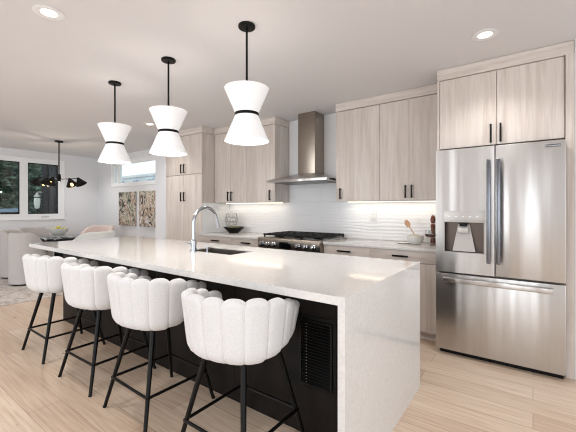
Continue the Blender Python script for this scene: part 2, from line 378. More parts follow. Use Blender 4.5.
# parked blue car body seen low in the left pane
t = thing('parked_car', 'pale blue parked car seen low through the left dining window pane', 'car', (-12.0, 2.72, -.35))
bm = bmesh.new(); prof = [(1.4, -.1), (1.36, .55), (1.75, .75), (2.15, 1.28), (2.9, 1.30), (3.4, .80), (3.75, .62), (3.8, -.1)]
prism(bm, [(p[0]+.35, p[1]) for p in prof], 'x', -12.0, -10.9-.35, .06); obj('body', bm, 'paint_blue', t)
for yy in (2.3, 3.6):
    bm = bmesh.new(); lathe(bm, [(0, -.08), (.3, -.08), (.31, 0), (.3, .08), (0, .08)], 24, (-11.28, yy, -.06), (1, 0, 0)); obj('wheel', bm, 'black_matte', t)
bx('side_window', 'display', t, -11.26, -11.235, 2.7, 3.2, .85, 1.2, bev=.004)
# white building beyond the clerestory
t = thing('neighbour_building', 'white building with a row of small windows beyond the clerestory window', 'building', (-14, 16, -.35))
bx('facade', 'render_white', t, -36, -12, 15.5, 20, -.35, 3.9)
bx('parapet', 'trim', t, -36.1, -11.9, 15.4, 20.1, 3.9, 4.1)
for k in range(9): bx('window', 'paint_blue', t, -34.5+k*2.3, -33.7+k*2.3, 15.42, 15.5, 3.3, 3.65, bev=.01)

# ================================================================ KITCHEN CABINETS
def bar_pull(parent, x0, x1, z0, z1, y, dirn):
    """black bar handle in front of plane y"""
    bm = bmesh.new(); yo = y-.03
    if dirn == 'v':
        box(bm, x0-.0075, x0+.0075, yo-.007, yo+.007, z0, z1, .002)
        for z in (z0+.012, z1-.012): box(bm, x0-.005, x0+.005, yo, y, z-.005, z+.005)
    else:
        box(bm, x0, x1, yo-.007, yo+.007, z0-.009, z0+.009, .002)
        for x in (x0+.012, x1-.012): box(bm, x-.005, x+.005, yo, y, z0-.005, z0+.005)
    return obj('handle', bm, 'black', parent)
G = .0018
def door(parent, x0, x1, z0, z1, y, hx=None, hz=None, name='door', mat='ash'):
    d = bx(name, mat, parent, x0+G, x1-G, y, y+.02, z0+G, z1-G, bev=.0012)
    if hx is not None: bar_pull(d, hx, hx, hz[0], hz[1], y, 'v')
    return d
def drawer(parent, x0, x1, z0, z1, y, hc):
    d = bx('drawer', 'ash_h', parent, x0+G, x1-G, y, y+.02, z0+G, z1-G, bev=.0012)
    bar_pull(d, hc-.08, hc+.08, (z1+z0)/2+.0, 0, y, 'h'); return d
# pantry
Y1 = 3.48
t = thing('pantry_cabinet', 'tall pale wood pantry cabinet with four doors beside the white wall end', 'cabinet', (-4.67, 3.78, 0))
bx('body', 'ash', t, -5.144, -4.2, Y1+.021, YB-.004, .09, 2.495)
bx('toe_kick', 'dark_gap', t, -5.144, -4.22, Y1+.08, YB-.004, 0, .09)
bx('crown', 'ash_h', t, -5.144, -4.195, Y1-.004, YB-.004, 2.50, 2.597, bev=.001)
door(t, -5.142, -4.66, .1, 1.85, Y1, -4.70, (1.42, 1.57)); door(t, -4.66, -4.202, .1, 1.85, Y1, -4.622, (1.42, 1.57))
door(t, -5.142, -4.66, 1.856, 2.494, Y1, -4.70, (1.88, 2.03)); door(t, -4.66, -4.202, 1.856, 2.494, Y1, -4.622, (1.88, 2.03))
# left wall cabinets
Y2 = 3.73
t = thing('wall_cabinet', 'pale wood wall cabinet with three doors between pantry and range hood', 'cabinet', (-3.57, 3.9, 1.40))
bx('body', 'ash', t, -4.193, -2.94, Y2+.021, YB-.004, 1.40, 2.495); bx('crown', 'ash_h', t, -4.19, -2.935, Y2-.004, YB-.004, 2.50, 2.597, bev=.001)
door(t, -4.19, -3.82, 1.395, 2.494, Y2, -3.86, (1.42, 1.565)); door(t, -3.82, -3.48, 1.395, 2.494, Y2, -3.785, (1.42, 1.565)); door(t, -3.48, -2.94, 1.395, 2.494, Y2, -3.02, (1.42, 1.565))
t = thing('wall_cabinet', 'pale wood wall cabinet with three doors between hood and refrigerator', 'cabinet', (-1.35, 3.9, 1.40))
bx('body', 'ash', t, -1.976, -.73, Y2+.021, YB-.004, 1.40, 2.495); bx('crown', 'ash_h', t, -1.98, -.729, Y2-.004, YB-.004, 2.50, 2.597, bev=.001)
door(t, -1.976, -1.419, 1.395, 2.494, Y2, -1.907, (1.42, 1.55)); door(t, -1.419, -1.088, 1.395, 2.494, Y2, -1.12, (1.42, 1.56)); door(t, -1.088, -.731, 1.395, 2.494, Y2, -1.055, (1.42, 1.56))
# refrigerator surround
Y3 = 3.385
t = thing('refrigerator_cabinet', 'pale wood two door cabinet and side panels boxing in the refrigerator', 'cabinet', (-.24, 3.7, 0))
bx('body', 'ash', t, -.705, .2, Y3+.021, YB-.004, 1.86, 2.495); bx('crown', 'ash_h', t, -.727, .258, Y3-.004, YB-.004, 2.497, 2.597, bev=.001)
bx('side_panel', 'ash', t, -.727, -.709, Y3, YB-.004, 0, 2.496, bev=.001); bx('side_panel', 'ash', t, .204, .258, Y3-.02, YB-.004, 0, 2.496, bev=.001)
door(t, -.707, -.253, 1.855, 2.492, Y3, -.293, (1.87, 2.03)); door(t, -.253, .2, 1.855, 2.492, Y3, -.222, (1.87, 2.03))
# base cabinets
YC = 3.45
def base(x0, x1, hc, label):
    t = thing('base_cabinet', label, 'cabinet', ((x0+x1)/2, 3.76, 0), group='base cabinets along the back wall')
    bx('body', 'ash', t, x0+.001, x1-.001, YC+.021, YB-.004, .09, .885); bx('toe_kick', 'ash_h', t, x0+.001, x1-.001, YC+.07, YB-.004, 0, .09)
    drawer(t, x0, x1, .765, .883, YC, hc)
    m = (x0+x1)/2
    door(t, x0, m, .095, .762, YC, m-.04, (.6, .74)); door(t, m, x1, .095, .762, YC, m+.04, (.6, .74)); return t
base(-4.198, -3.53, -3.845, 'pale wood base cabinet under the black bowl, next to the pantry')
base(-3.53, -2.95, -3.22, 'pale wood base cabinet immediately left of the range')
base(-1.99, -1.418, -1.72, 'pale wood base cabinet immediately right of the range')
base(-1.418, -.729, -1.09, 'pale wood base cabinet next to the refrigerator')
for x0, x1, l in ((-4.198, -2.95, 'white quartz worktop left of the range, holding the black bowl'), (-1.99, -.729, 'white quartz worktop right of the range, holding the small white bowl')):
    tag(bx('worktop', 'quartz', None, x0, x1, 3.425, YB-.012, .885, .915, bev=.002), l, 'countertop', 'quartz worktops on the back wall')
bm = bmesh.new(); box(bm, -4.19, -.729, YB-.012, YB-.001, .9155, 1.394)
box(bm, -2.934, -1.982, YB-.012, YB-.001, 1.395, 2.597)
tag(obj('backsplash', bm, 'tile'), 'glossy white rippled tile backsplash behind range and worktops', 'backsplash')
tag(bx('side_splash', 'tile', None, -4.1985, -4.19, 3.49, YB-.013, .9155, 1.392), 'plain tile side splash on the pantry flank above the left worktop', 'backsplash')
# outlet
t = thing('wall_outlet', 'white wall outlet on the backsplash right of the range', 'outlet', (-1.62, YB-.012, 1.2))
bx('cover_plate', 'trim', t, -1.66, -1.585, YB-.018, YB-.0125, 1.15, 1.27, bev=.002)
for z in (1.185, 1.235): bx('socket', 'bowl_white', t, -1.64, -1.605, YB-.0205, YB-.0181, z-.012, z+.012, bev=.001)
# LED strips
for x0, x1, l in ((-4.15, -2.97, 'glowing warm light strip under the wall cabinet by the pantry'), (-1.93, -.76, 'glowing warm light strip under the wall cabinet by the refrigerator')):
    t = thing('light_strip', l, 'light', ((x0+x1)/2, 4.0, 1.38), group='under cabinet light strips')
    bx('channel', 'trim', t, x0, x1, 3.94, 3.98, 1.388, 1.3995); bx('lens', 'led', t, x0+.01, x1-.01, 3.943, 3.977, 1.383, 1.3878)
    lamp('strip_glow', 'AREA', ((x0+x1)/2, 3.96, 1.38), .6, (1, .9, .78), (0, 0, 0), shape='RECTANGLE', size=x1-x0-.1, size_y=.03)

# ================================================================ RANGE HOOD
t = thing('range_hood', 'stainless steel chimney range hood with low pyramid canopy above the range', 'hood', (-2.47, 3.8, 1.65))
bm = bmesh.new(); box(bm, -2.608, -2.337, 3.82, YB-.0125, 1.77, 2.598, bev=.002); obj('chimney', bm, 'steel_hood', t)
bm = bmesh.new()
r0 = [(-2.93, 3.55, 1.685), (-2.01, 3.55, 1.685), (-2.01, YB-.0125, 1.685), (-2.93, YB-.0125, 1.685)]; r1 = [(-2.62, 3.81, 1.775), (-2.325, 3.81, 1.775), (-2.325, YB-.0125, 1.775), (-2.62, YB-.0125, 1.775)]
A = [bm.verts.new(p) for p in r0]; B = [bm.verts.new(p) for p in r1]
for k in range(4): bm.faces.new((A[k], A[(k+1) % 4], B[(k+1) % 4], B[k]))
bm.faces.new(A[::-1]); bm.faces.new(B); can = obj('canopy', bm, 'steel', t)
bx('rim', 'steel', t, -2.932, -2.008, 3.548, YB-.0125, 1.652, 1.684, bev=.002)
bx('filter', 'steel_dark', t, -2.86, -2.08, 3.62, 4.02, 1.646, 1.6515)
bx('control_panel', 'display', t, -2.0078, -2.004, 3.62, 3.76, 1.657, 1.68)

# ================================================================ RANGE
RX0, RX1, RC = -2.945, -1.995, -2.47
t = thing('gas_range', 'stainless steel gas range with black grates and six knobs', 'range', (RC, 3.7, 0))
bx('body', 'steel', t, RX0, RX1, 3.43, YB-.02, .12, .915, bev=.002)
bm = bmesh.new(); prism(bm, [(3.43, .775), (3.385, .785), (3.365, .90), (3.375, .925), (3.44, .928), (3.44, .775)], 'x', RX0, RX1, .002); obj('control_fascia', bm, 'steel_hood', t)
bx('cooktop', 'steel', t, RX0, RX1, 3.44, YB-.02, .9155, .925, bev=.002)
bx('oven_door', 'steel', t, RX0+.01, RX1-.01, 3.40, 3.429, .2, .76, bev=.004); bx('oven_window', 'display', t, RC-.28, RC+.28, 3.396, 3.3995, .32, .6)
bx('toe_kick', 'black_matte', t, RX0+.02, RX1-.02, 3.47, 4.0, 0, .12)
bm = bmesh.new(); tube(bm, [(RX0+.06, 3.35, .72), (RX1-.06, 3.35, .72)], .011, 14); 
for x in (RX0+.09, RX1-.09): tube(bm, [(x, 3.35, .72), (x, 3.4, .72)], .007, 10)
obj('oven_handle', bm, 'steel', t)
bx('display', 'display', t, RC-.085-.03, RC+.085-.03, 3.366, 3.38, .805, .885, bev=.002)
for x in (-2.88, -2.78, -2.68, -2.31, -2.2, -2.09):
    bm = bmesh.new(); ax = (0, -1, .17)
    lathe(bm, [(0, 0), (.033, 0), (.033, .006), (.024, .008), (.023, .035), (.018, .040), (0, .041)], 24, (x, 3.373, .848), ax); k = obj('knob', bm, 'chrome', t)
    bm = bmesh.new(); lathe(bm, [(.0345, 0), (.040, 0), (.040, .004), (.0345, .004), (.0345, 0)], 24, (x, 3.3735, .848), ax); obj('knob_bezel', bm, 'black_matte', k)
for gx in range(3):
    x0 = RX0+.02+gx*.3035; x1 = x0+.30; bm = bmesh.new()
    for yy in (3.47, 3.60, 3.73, 3.78, 3.91, 4.03): box(bm, x0, x1, yy-.008, yy+.008, .95, .972, .003)
    for i in range(4): xx = x0+.008+i*(x1-x0-.016)/3; box(bm, xx-.008, xx+.008, 3.465, 4.035, .946, .97, .003)
    for xx in (x0+.01, x1-.01):
        for yy in (3.475, 4.025): box(bm, xx-.008, xx+.008, yy-.008, yy+.008, .9255, .95)
    obj('grate', bm, 'iron', t)
    for yy in (3.6, 3.9):
        bm = bmesh.new(); lathe(bm, [(0, .9255), (.05, .9255), (.05, .937), (.036, .941), (0, .942)], 24, ((x0+x1)/2, yy, 0)); obj('burner', bm, 'black_matte', t)

# ================================================================ REFRIGERATOR
FY = 3.265
t = thing('refrigerator', 'stainless steel french door refrigerator with water dispenser and bottom freezer drawer', 'refrigerator', (-.25, 3.6, 0))
bx('case', 'steel_dark', t, -.698, .198, FY+.07, 4.02, .05, 1.815, bev=.003)
bx('base_grille', 'black_matte', t, -.69, .19, FY+.06, 3.95, .0, .05)
def fdoor(name, x0, x1, z0, z1): return bx(name, 'steel', t, x0, x1, FY, FY+.065, z0, z1, bev=.006)
# left door built around the dispenser recess
dx0, dx1, dz0, dz1 = -.640, -.335, .925, 1.185
bm = bmesh.new()
box(bm, -.714, dx0, FY, FY+.065, .742, 1.828, .0); box(bm, dx1, -.2585, FY, FY+.065, .742, 1.828, .0)
box(bm, dx0, dx1, FY, FY+.065, .742, dz0, .0); box(bm, dx0, dx1, FY, FY+.065, dz1, 1.828, .0)
bmesh.ops.remove_doubles(bm, verts=bm.verts, dist=1e-5)
ld = obj('left_door', bm, 'steel', t)
rd = fdoor('right_door', -.2515, .20, .742, 1.828); fd = fdoor('freezer_drawer', -.714, .20, .048, .728)
disp = bx('dispenser_panel', 'plastic_grey', ld, dx0-.008, dx1+.008, FY-.004, FY-.0005, dz1, 1.285, bev=.001)
for i in range(5): bx('dispenser_button', 'trim', disp, dx0+.03+i*.055, dx0+.045+i*.055, FY-.0055, FY-.0041, 1.232, 1.238)
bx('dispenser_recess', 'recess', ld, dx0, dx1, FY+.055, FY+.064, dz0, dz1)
bm = bmesh.new()
for a in ((dx0-.008, dx0, dz0-.008, dz1), (dx1, dx1+.008, dz0-.008, dz1), (dx0, dx1, dz0-.008, dz0)): box(bm, a[0], a[1], FY-.004, FY+.05, a[2], a[3])
obj('dispenser_frame', bm, 'plastic_grey', ld)
bm = bmesh.new(); c_ = (dx0+dx1)/2-.005
A = [bm.verts.new(p) for p in ((c_-.045, FY+.045, 1.165), (c_+.045, FY+.045, 1.165), (c_+.095, FY+.006, .932), (c_-.085, FY+.006, .932))]
B = [bm.verts.new(v.co+Vector((0, .008, 0))) for v in A]
bm.faces.new(A[::-1]); bm.faces.new(B)
for k in range(4): bm.faces.new((A[k], A[(k+1) % 4], B[(k+1) % 4], B[k]))
bmesh.ops.recalc_face_normals(bm, faces=bm.faces[:]); obj('dispenser_paddle', bm, 'plastic_grey', ld)
bx('dispenser_spout', 'black_matte', ld, c_-.03, c_+.03, FY+.005, FY+.03, 1.15, 1.19, bev=.004)
bx('dispenser_lever', 'plastic_grey', ld, c_-.04, c_+.04, FY+.012, FY+.022, 1.09, 1.14, bev=.003)
for d, x in ((ld, -.297), (rd, -.228)):
    bm = bmesh.new(); box(bm, x-.014, x+.014, FY-.058, FY-.040, .85, 1.712, .006, 3)
    for z in (.89, 1.67): box(bm, x-.009, x+.009, FY-.042, FY, z-.02, z+.02, .003)
    obj('handle', bm, 'steel_handle', d)
bm = bmesh.new(); box(bm, -.645, .125, FY-.066, FY-.044, .662, .704, .007, 3); obj('handle', bm, 'steel', fd)
for x in (-.60, .08): bx('handle_mount', 'steel_dark', fd, x-.045, x+.045, FY-.045, FY, .672, .696, bev=.003)
pl = bx('badge', 'plate_ink', rd, .075, .168, FY-.003, FY-.0003, 1.777, 1.797, bev=.001)
fc = bpy.data.curves.new('badge_lettering', 'FONT'); fc.body = 'KitchenAid'; fc.size = .0195; fc.extrude = .0004; fc.align_x = 'CENTER'; fc.align_y = 'CENTER'
fo = bpy.data.objects.new('badge_lettering_tmp', fc); C.objects.link(fo); fo.location = (.1215, FY-.0036, 1.787); fo.rotation_euler = (PI/2, 0, 0)
bpy.context.view_layer.update()
me = bpy.data.meshes.new_from_object(fo.evaluated_get(bpy.context.evaluated_depsgraph_get())); me.transform(fo.matrix_world); bpy.data.objects.remove(fo)
bm = bmesh.new(); bm.from_mesh(me); obj('lettering', bm, 'plate_silver', pl)

# ================================================================ ISLAND
IX0, IX1, IY0, IY1 = -4.55, -.668, 1.345, 2.56
SX0, SX1, SY0, SY1 = -2.62, -2.07, 2.02, 2.30
t = thing('kitchen_island', 'long kitchen island with white quartz waterfall top and dark wood base', 'island', (-2.65, 1.95, 0))
bm = bmesh.new()
HX0, HX1, HY0, HY1 = SX0-.012, SX1+.012, SY0-.012, SY1+.012
for a in ((IX0, HX0, IY0, IY1), (HX1, IX1, IY0, IY1), (HX0, HX1, IY0, HY0), (HX0, HX1, HY1, IY1)): box(bm, *a, .875, .915)
bmesh.ops.remove_doubles(bm, verts=bm.verts, dist=1e-5)
bmesh.ops.delete(bm, geom=[f for f in bm.faces if any(g_ is not f and set(v.index for v in g_.verts) == set(v.index for v in f.verts) for g_ in [])], context='FACES')
obj('countertop', bm, 'quartz', t)
bx('waterfall_panel', 'quartz', t, IX1-.036, IX1, IY0, IY1, .0, .8749, bev=0)
bx('base', 'espresso', t, -4.44, SX0-.03, 1.665, 2.50, .0, .8745); bm = bmesh.new()
bx('base', 'espresso', t, SX1+.03, IX1-.0365, 1.665, 2.50, .0, .8745); bx('base', 'espresso', t, SX0-.03, SX1+.03, 1.665, 2.50, .0, .60)
bm.free()
for i in range(4):
    x0 = -4.44+i*.9325; bx('back_panel', 'espresso', t, x0+.001, min(x0+.9315, IX1-.037), 1.64, 1.664, .0, .8745, bev=.001)
# appliance vent in island back
vt = bx('vent_frame', 'black_matte', t, -1.20, -.865, 1.632, 1.6398, .275, .695, bev=.002)
bm = bmesh.new(); v0, v1, w0, w1 = -1.085, -.897, .31, .66
for a in ((v0-.012, v0, w0-.012, w1+.012), (v1, v1+.012, w0-.012, w1+.012), (v0, v1, w1, w1+.012), (v0, v1, w0-.012, w0)): box(bm, a[0], a[1], 1.622, 1.632, a[2], a[3])
n = 20
for i in range(n):
    z = w0+(i+.5)*(w1-w0)/n; prism(bm, [(1.6315, z+.006), (1.623, z-.004), (1.625, z-.006), (1.6318, z+.003)], 'x', v0, v1)
obj('louvres', bm, 'black', vt)
bm = bmesh.new()
for i in range(n): z = w0+(i+.5)*(w1-w0)/n; box(bm, -1.052, -1.047, 1.6205, 1.623, z-.004, z-.001)
obj('louvre_dots', bm, 'plastic_grey', vt)  # column of small pale dots, one per louvre
# sink
s = thing('sink', 'undermount stainless steel sink set in the island top', 'sink', (-2.335, 2.17, .65), group=None)
bm = bmesh.new(); th = .006
e_ = .0005; ZT = .906
box(bm, HX0+e_, SX0, HY0+e_, HY1-e_, .68, ZT); box(bm, SX1, HX1-e_, HY0+e_, HY1-e_, .68, ZT)
box(bm, SX0, SX1, HY0+e_, SY0, .68, ZT); box(bm, SX0, SX1, SY1, HY1-e_, .68, ZT); box(bm, HX0+e_, HX1-e_, HY0+e_, HY1-e_, .672, .68)
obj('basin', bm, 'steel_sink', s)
bm = bmesh.new(); lathe(bm, [(0, .6805), (.042, .6805), (.042, .684), (.03, .682), (0, .682)], 24, (-2.335, 2.19, 0)); obj('drain', bm, 'chrome', s)
# faucet
fx, fy = -2.452, 1.94
t = thing('faucet', 'tall chrome gooseneck faucet standing on the island beside the sink', 'faucet', (fx, fy, .915))
bm = bmesh.new(); lathe(bm, [(0, .915), (.03, .915), (.03, .922), (.025, .926), (.025, 1.02), (.017, 1.03), (0, 1.03)], 24, (fx, fy, 0)); obj('base', bm, 'chrome', t)
pts = [(fx, fy, 1.0), (fx, fy, 1.10), (fx, fy, 1.18)]; R_ = .135
for i in range(1, 17):
    a = PI-i*PI*.94/16; pts.append((fx, fy+R_+R_*math.cos(a), 1.18+R_*math.sin(a)))
bm = bmesh.new(); tube(bm, pts, .0145, 16); obj('spout', bm, 'chrome', t)
e = Vector(pts[-1]); dd = (Vector(pts[-1])-Vector(pts[-2])).normalized()
bm = bmesh.new(); tube(bm, [e, e+dd*.02, e+dd*.09], [.0155, .0175, .0185], 18); obj('spray_head', bm, 'chrome', t)
bm = bmesh.new(); tube(bm, [(fx-.02, fy, .975), (fx-.05, fy-.005, .985), (fx-.095, fy-.02, .995)], [.01, .008, .006], 10); obj('lever', bm, 'chrome', t)
# soap dispenser
q = (-2.33, 1.99)
t = thing('soap_dispenser', 'small chrome soap dispenser at the near edge of the sink', 'soap dispenser', (q[0], q[1], .915))
bm = bmesh.new(); lathe(bm, [(0, .915), (.014, .915), (.014, .919), (.006, .922), (.005, .955), (.007, .957), (.007, .966), (0, .967)], 18, (q[0], q[1], 0)); obj('pump', bm, 'chrome', t)
bm = bmesh.new(); tube(bm, [(q[0], q[1], .960), (q[0], q[1]+.03, .963), (q[0], q[1]+.036, .955)], .0035, 10); obj('nozzle', bm, 'chrome', t)

# ================================================================ BAR STOOLS
def make_stool():
    t = thing('bar_stool', '', 'bar stool', world=False)
    bm = bmesh.new(); NP = 11; span = math.radians(240); step = span/NP
    ex_ = 2.45; A_, B_ = .268, .266
    def plan(a):
        c_, s_ = math.sin(a), -math.cos(a); q_ = (abs(c_/A_)**ex_+abs(s_/B_)**ex_)**(-1/ex_); return Vector((c_*q_, s_*q_, 0))
    fine = [(-span/2+span*i/600) for i in range(601)]; arc = [0]
    for i in range(600): arc.append(arc[-1]+(plan(fine[i+1])-plan(fine[i])).length)
    def at(sv):
        i = min(range(601), key=lambda q_: abs(arc[q_]-sv)); return fine[i]
    for k in range(NP):
        az = at(arc[-1]*(k+.5)/NP); P0 = plan(az)
        tang = (plan(az+.01)-plan(az-.01)).normalized(); dirv = Vector((tang.y, -tang.x, 0)); hw = arc[-1]/NP/2
        fall = max(0, (abs(math.degrees(az))-48)/66); top = .893-.085*fall**1.3
        zb = .574+.035*fall
        path = []   # (radius, z)
        nv = 26; vs_ = [i/18*.9 for i in range(19)]+[1-(1-math.sin(j/8*PI/2))*.1 for j in range(1, 9)]
        for i in range(nv+1):
            v = vs_[i]
            if v < .3:
                a = v/.3*PI/2; path.append((.175+.087*math.sin(a), zb+.075*(1-math.cos(a))))
            else:
                u = (v-.3)/.7; path.append((.262+.028*u, zb+.075+u*(top-zb-.075)))
        rings = []; m_ = 20
        for i, (r, z) in enumerate(path):
            v = vs_[i]; h = hw*(r+.012)/.29*1.19; tk = .030
            # round the top like a petal, thin the foot a little
            d_top = top-z; capr = .045
            sc = math.sqrt(max(0, 1-((capr-d_top)/capr)**2)) if d_top < capr else 1
            st = math.sqrt(max(0, 1-((.028-d_top)/.028)**2)) if d_top < .028 else 1
            if i == nv: sc = st = 0
            sb = .55+.45*min(1, v/.2)
            p0 = path[max(i-1, 0)]; p1 = path[min(i+1, nv)]; tx, tz = p1[0]-p0[0], p1[1]-p0[1]; L = math.hypot(tx, tz) or 1
            nr, nz = tz/L, -tx/L
            ring = []
            for j in range(m_):
                a = 2*PI*j/m_; ca, sa = math.cos(a), math.sin(a)
                ex = math.copysign(abs(ca)**.62, ca); ey = math.copysign(abs(sa)**.7, sa)
                off = tk*ey*st*sb
                c = P0*(r/.284)+dirv*(off*nr)+Vector((0, 0, z+off*nz))+tang*(h*ex*sc)
                ring.append(bm.verts.new(c))
            rings.append(ring)
        # denser rounded top: insert shape by re-spacing last rings
        for A, B in zip(rings, rings[1:]):
            for j in range(m_): bm.faces.new((A[j], A[(j+1) % m_], B[(j+1) % m_], B[j]))
        bm.faces.new(rings[0][::-1])
    bmesh.ops.remove_doubles(bm, verts=bm.verts, dist=2e-5)
    bmesh.ops.rotate(bm, verts=bm.verts, cent=(0, 0, 0), matrix=Matrix.Rotation(math.radians(13), 3, 'Z'))
    bmesh.ops.recalc_face_normals(bm, faces=bm.faces[:])
    obj('backrest', bm, 'fabric', t, smooth=70)
    bm = bmesh.new(); lathe(bm, [(0, .568), (.18, .568), (.205, .585), (.232, .62), (.240, .655), (.230, .675), (.19, .684), (0, .688)], 48); obj('seat', bm, 'fabric', t, smooth=60)
    bm = bmesh.new(); lathe(bm, [(0, .558), (.155, .558), (.155, .5665), (.155, .569), (0, .569)], 32); obj('mounting_plate', bm, 'black', t)
    for sx in (-1, 1):
        for sy in (-1, 1):
            bm = bmesh.new(); tube(bm, [(sx*.128, sy*.128, .572), (sx*.243, sy*.25, .006)], [.016, .011], 14); lg = obj('leg', bm, 'black', t)
            bm = bmesh.new(); tube(bm, [(sx*.2425, sy*.2495, .010), (sx*.2445, sy*.2515, .0)], [.012, .012], 12); obj('foot_cap', bm, 'black_matte', lg)
    f_ = (.572-.195)/.566; ox = .136+.115*f_; oy = .136+.122*f_
    cs = [(-ox, -oy, .195), (ox, -oy, .195), (ox, oy, .195), (-ox, oy, .195)]; bm = bmesh.new()
    for k in range(4): tube(bm, [cs[k], cs[(k+1) % 4]], .009, 10)
    obj('footrest', bm, 'black', t)
    return t
proto = make_stool()
stools = [(-3.57, 1.33, 0.0, 'white scalloped bar stool at the far end of the island, farthest from the waterfall'),
          (-2.735, 1.33, 0.02, 'white scalloped bar stool second from the far end of the island'),
          (-2.03, 1.33, -.02, 'white scalloped bar stool third from the far end, next to the nearest one'),
          (-1.27, 1.33, 0.0, 'white scalloped bar stool nearest the camera, beside the black island vent')]
for i, (x, y, r, l) in enumerate(stools):
    o = proto if i == 0 else dup(proto, (0, 0, 0), 0)
    o.location = (x, y, 0); o.rotation_euler = (0, 0, r); o['label'] = l; o['group'] = 'white bar stools along the island'

# ================================================================ PENDANTS
def make_pendant():
    t = thing('pendant_light', '', 'pendant light', world=False)
    bm = bmesh.new(); lathe(bm, [(0, 0), (.058, 0), (.06, -.003), (.06, -.016), (.056, -.02), (.012, -.022), (0, -.022)], 32); obj('canopy', bm, 'black', t)
    bm = bmesh.new(); tube(bm, [(0, 0, -.021), (0, 0, -.62)], .008, 12); obj('rod', bm, 'black', t)
    th = .003; R0, RW = .157, .082; zt, zw, zb = -.448, -.63, -.82
    bm = bmesh.new()
    for (za, ra, zc, rc) in ((zt, R0, zw+.008, RW), (zw-.008, RW, zb, R0)):
        lathe(bm, [(ra, za), (rc, zc), (rc-th, zc), (ra-th, za), (ra, za)], 56)
    sh = obj('lamp_shade', bm, 'shade', t, smooth=40)
    bm = bmesh.new(); lathe(bm, [(RW-.002, zw-.012), (RW+.003, zw-.009), (RW+.003, zw+.009), (RW-.002, zw+.012), (RW-.002, zw-.012)], 56)
    for k in range(3):
        a = k*2*PI/3; tube(bm, [(0, 0, zw), (RW*math.cos(a), RW*math.sin(a), zw)], .003, 6)
    obj('band', bm, 'black', t)
    bm = bmesh.new(); lathe(bm, [(0, zb+.012), (R0-.010, zb+.012), (R0-.010, zb+.009), (0, zb+.009)], 56); obj('diffuser', bm, 'diffuser', t)
    return t
pp = make_pendant()
for i, (x, l) in enumerate(((-1.636, 'white hourglass pendant nearest the camera, largest of the three in view'), (-2.558, 'middle white hourglass pendant of the row above the island'), (-3.475, 'white hourglass pendant above the far end of the island'))):
    o = pp if i == 0 else dup(pp, (0, 0, 0), 0)
    o.location = (x, 1.755, ZC); o['label'] = l; o['group'] = 'hourglass pendants over the island'
    lamp('pendant_bulb', 'POINT', (x, 1.755, 2.1), .6, (1, .93, .85), shadow_soft_size=.05)
    lamp('pendant_down', 'AREA', (x, 1.755, 1.775), 3, (1, .93, .85), shape='DISK', size=.28)

# ================================================================ DOWNLIGHTS, ADDED FILL SPOTS
def make_down():
    t = thing('downlight', '', 'ceiling light', world=False)
    bm = bmesh.new(); lathe(bm, [(.047, -.001), (.088, -.001), (.09, -.005), (.075, -.009), (.047, -.004), (.047, -.001)], 40); obj('trim_ring', bm, 'trim', t)
    bm = bmesh.new(); lathe(bm, [(0, -.002), (.046, -.002), (.046, -.0035), (0, -.0035)], 40); obj('lens', bm, 'down_lens', t); return t
dp = make_down()
spots = [(-2.583, .871, 'round recessed ceiling light at the upper left of the photo, nearest over the stools'), (-.289, 2.888, 'round recessed ceiling light in front of the refrigerator'), (-4.757, 2.94, 'round recessed ceiling light in front of the pantry, behind the pendants')]
for i, (x, y, l) in enumerate(spots):
    o = dp if i == 0 else dup(dp, (0, 0, 0), 0)
    o.location = (x, y, ZC); o['label'] = l; o['group'] = 'recessed ceiling lights'
for x, y in [(p[0], p[1]) for p in spots]+[(-2.5, 2.95), (-.3, .2), (-2.5, -1.4), (-5, .5), (-5, -1.8), (-7.4, .6), (1.4, 1.6), (-8.3, 3.5), (-6.3, 3.5)]:  # positions beyond the listed fixtures are added fill, no fixture there
    lamp('downlight_and_fill_beam', 'SPOT', (x, y, 2.58), 30, (1, .975, .95), spot_size=math.radians(125), spot_blend=.8, shadow_soft_size=.06)

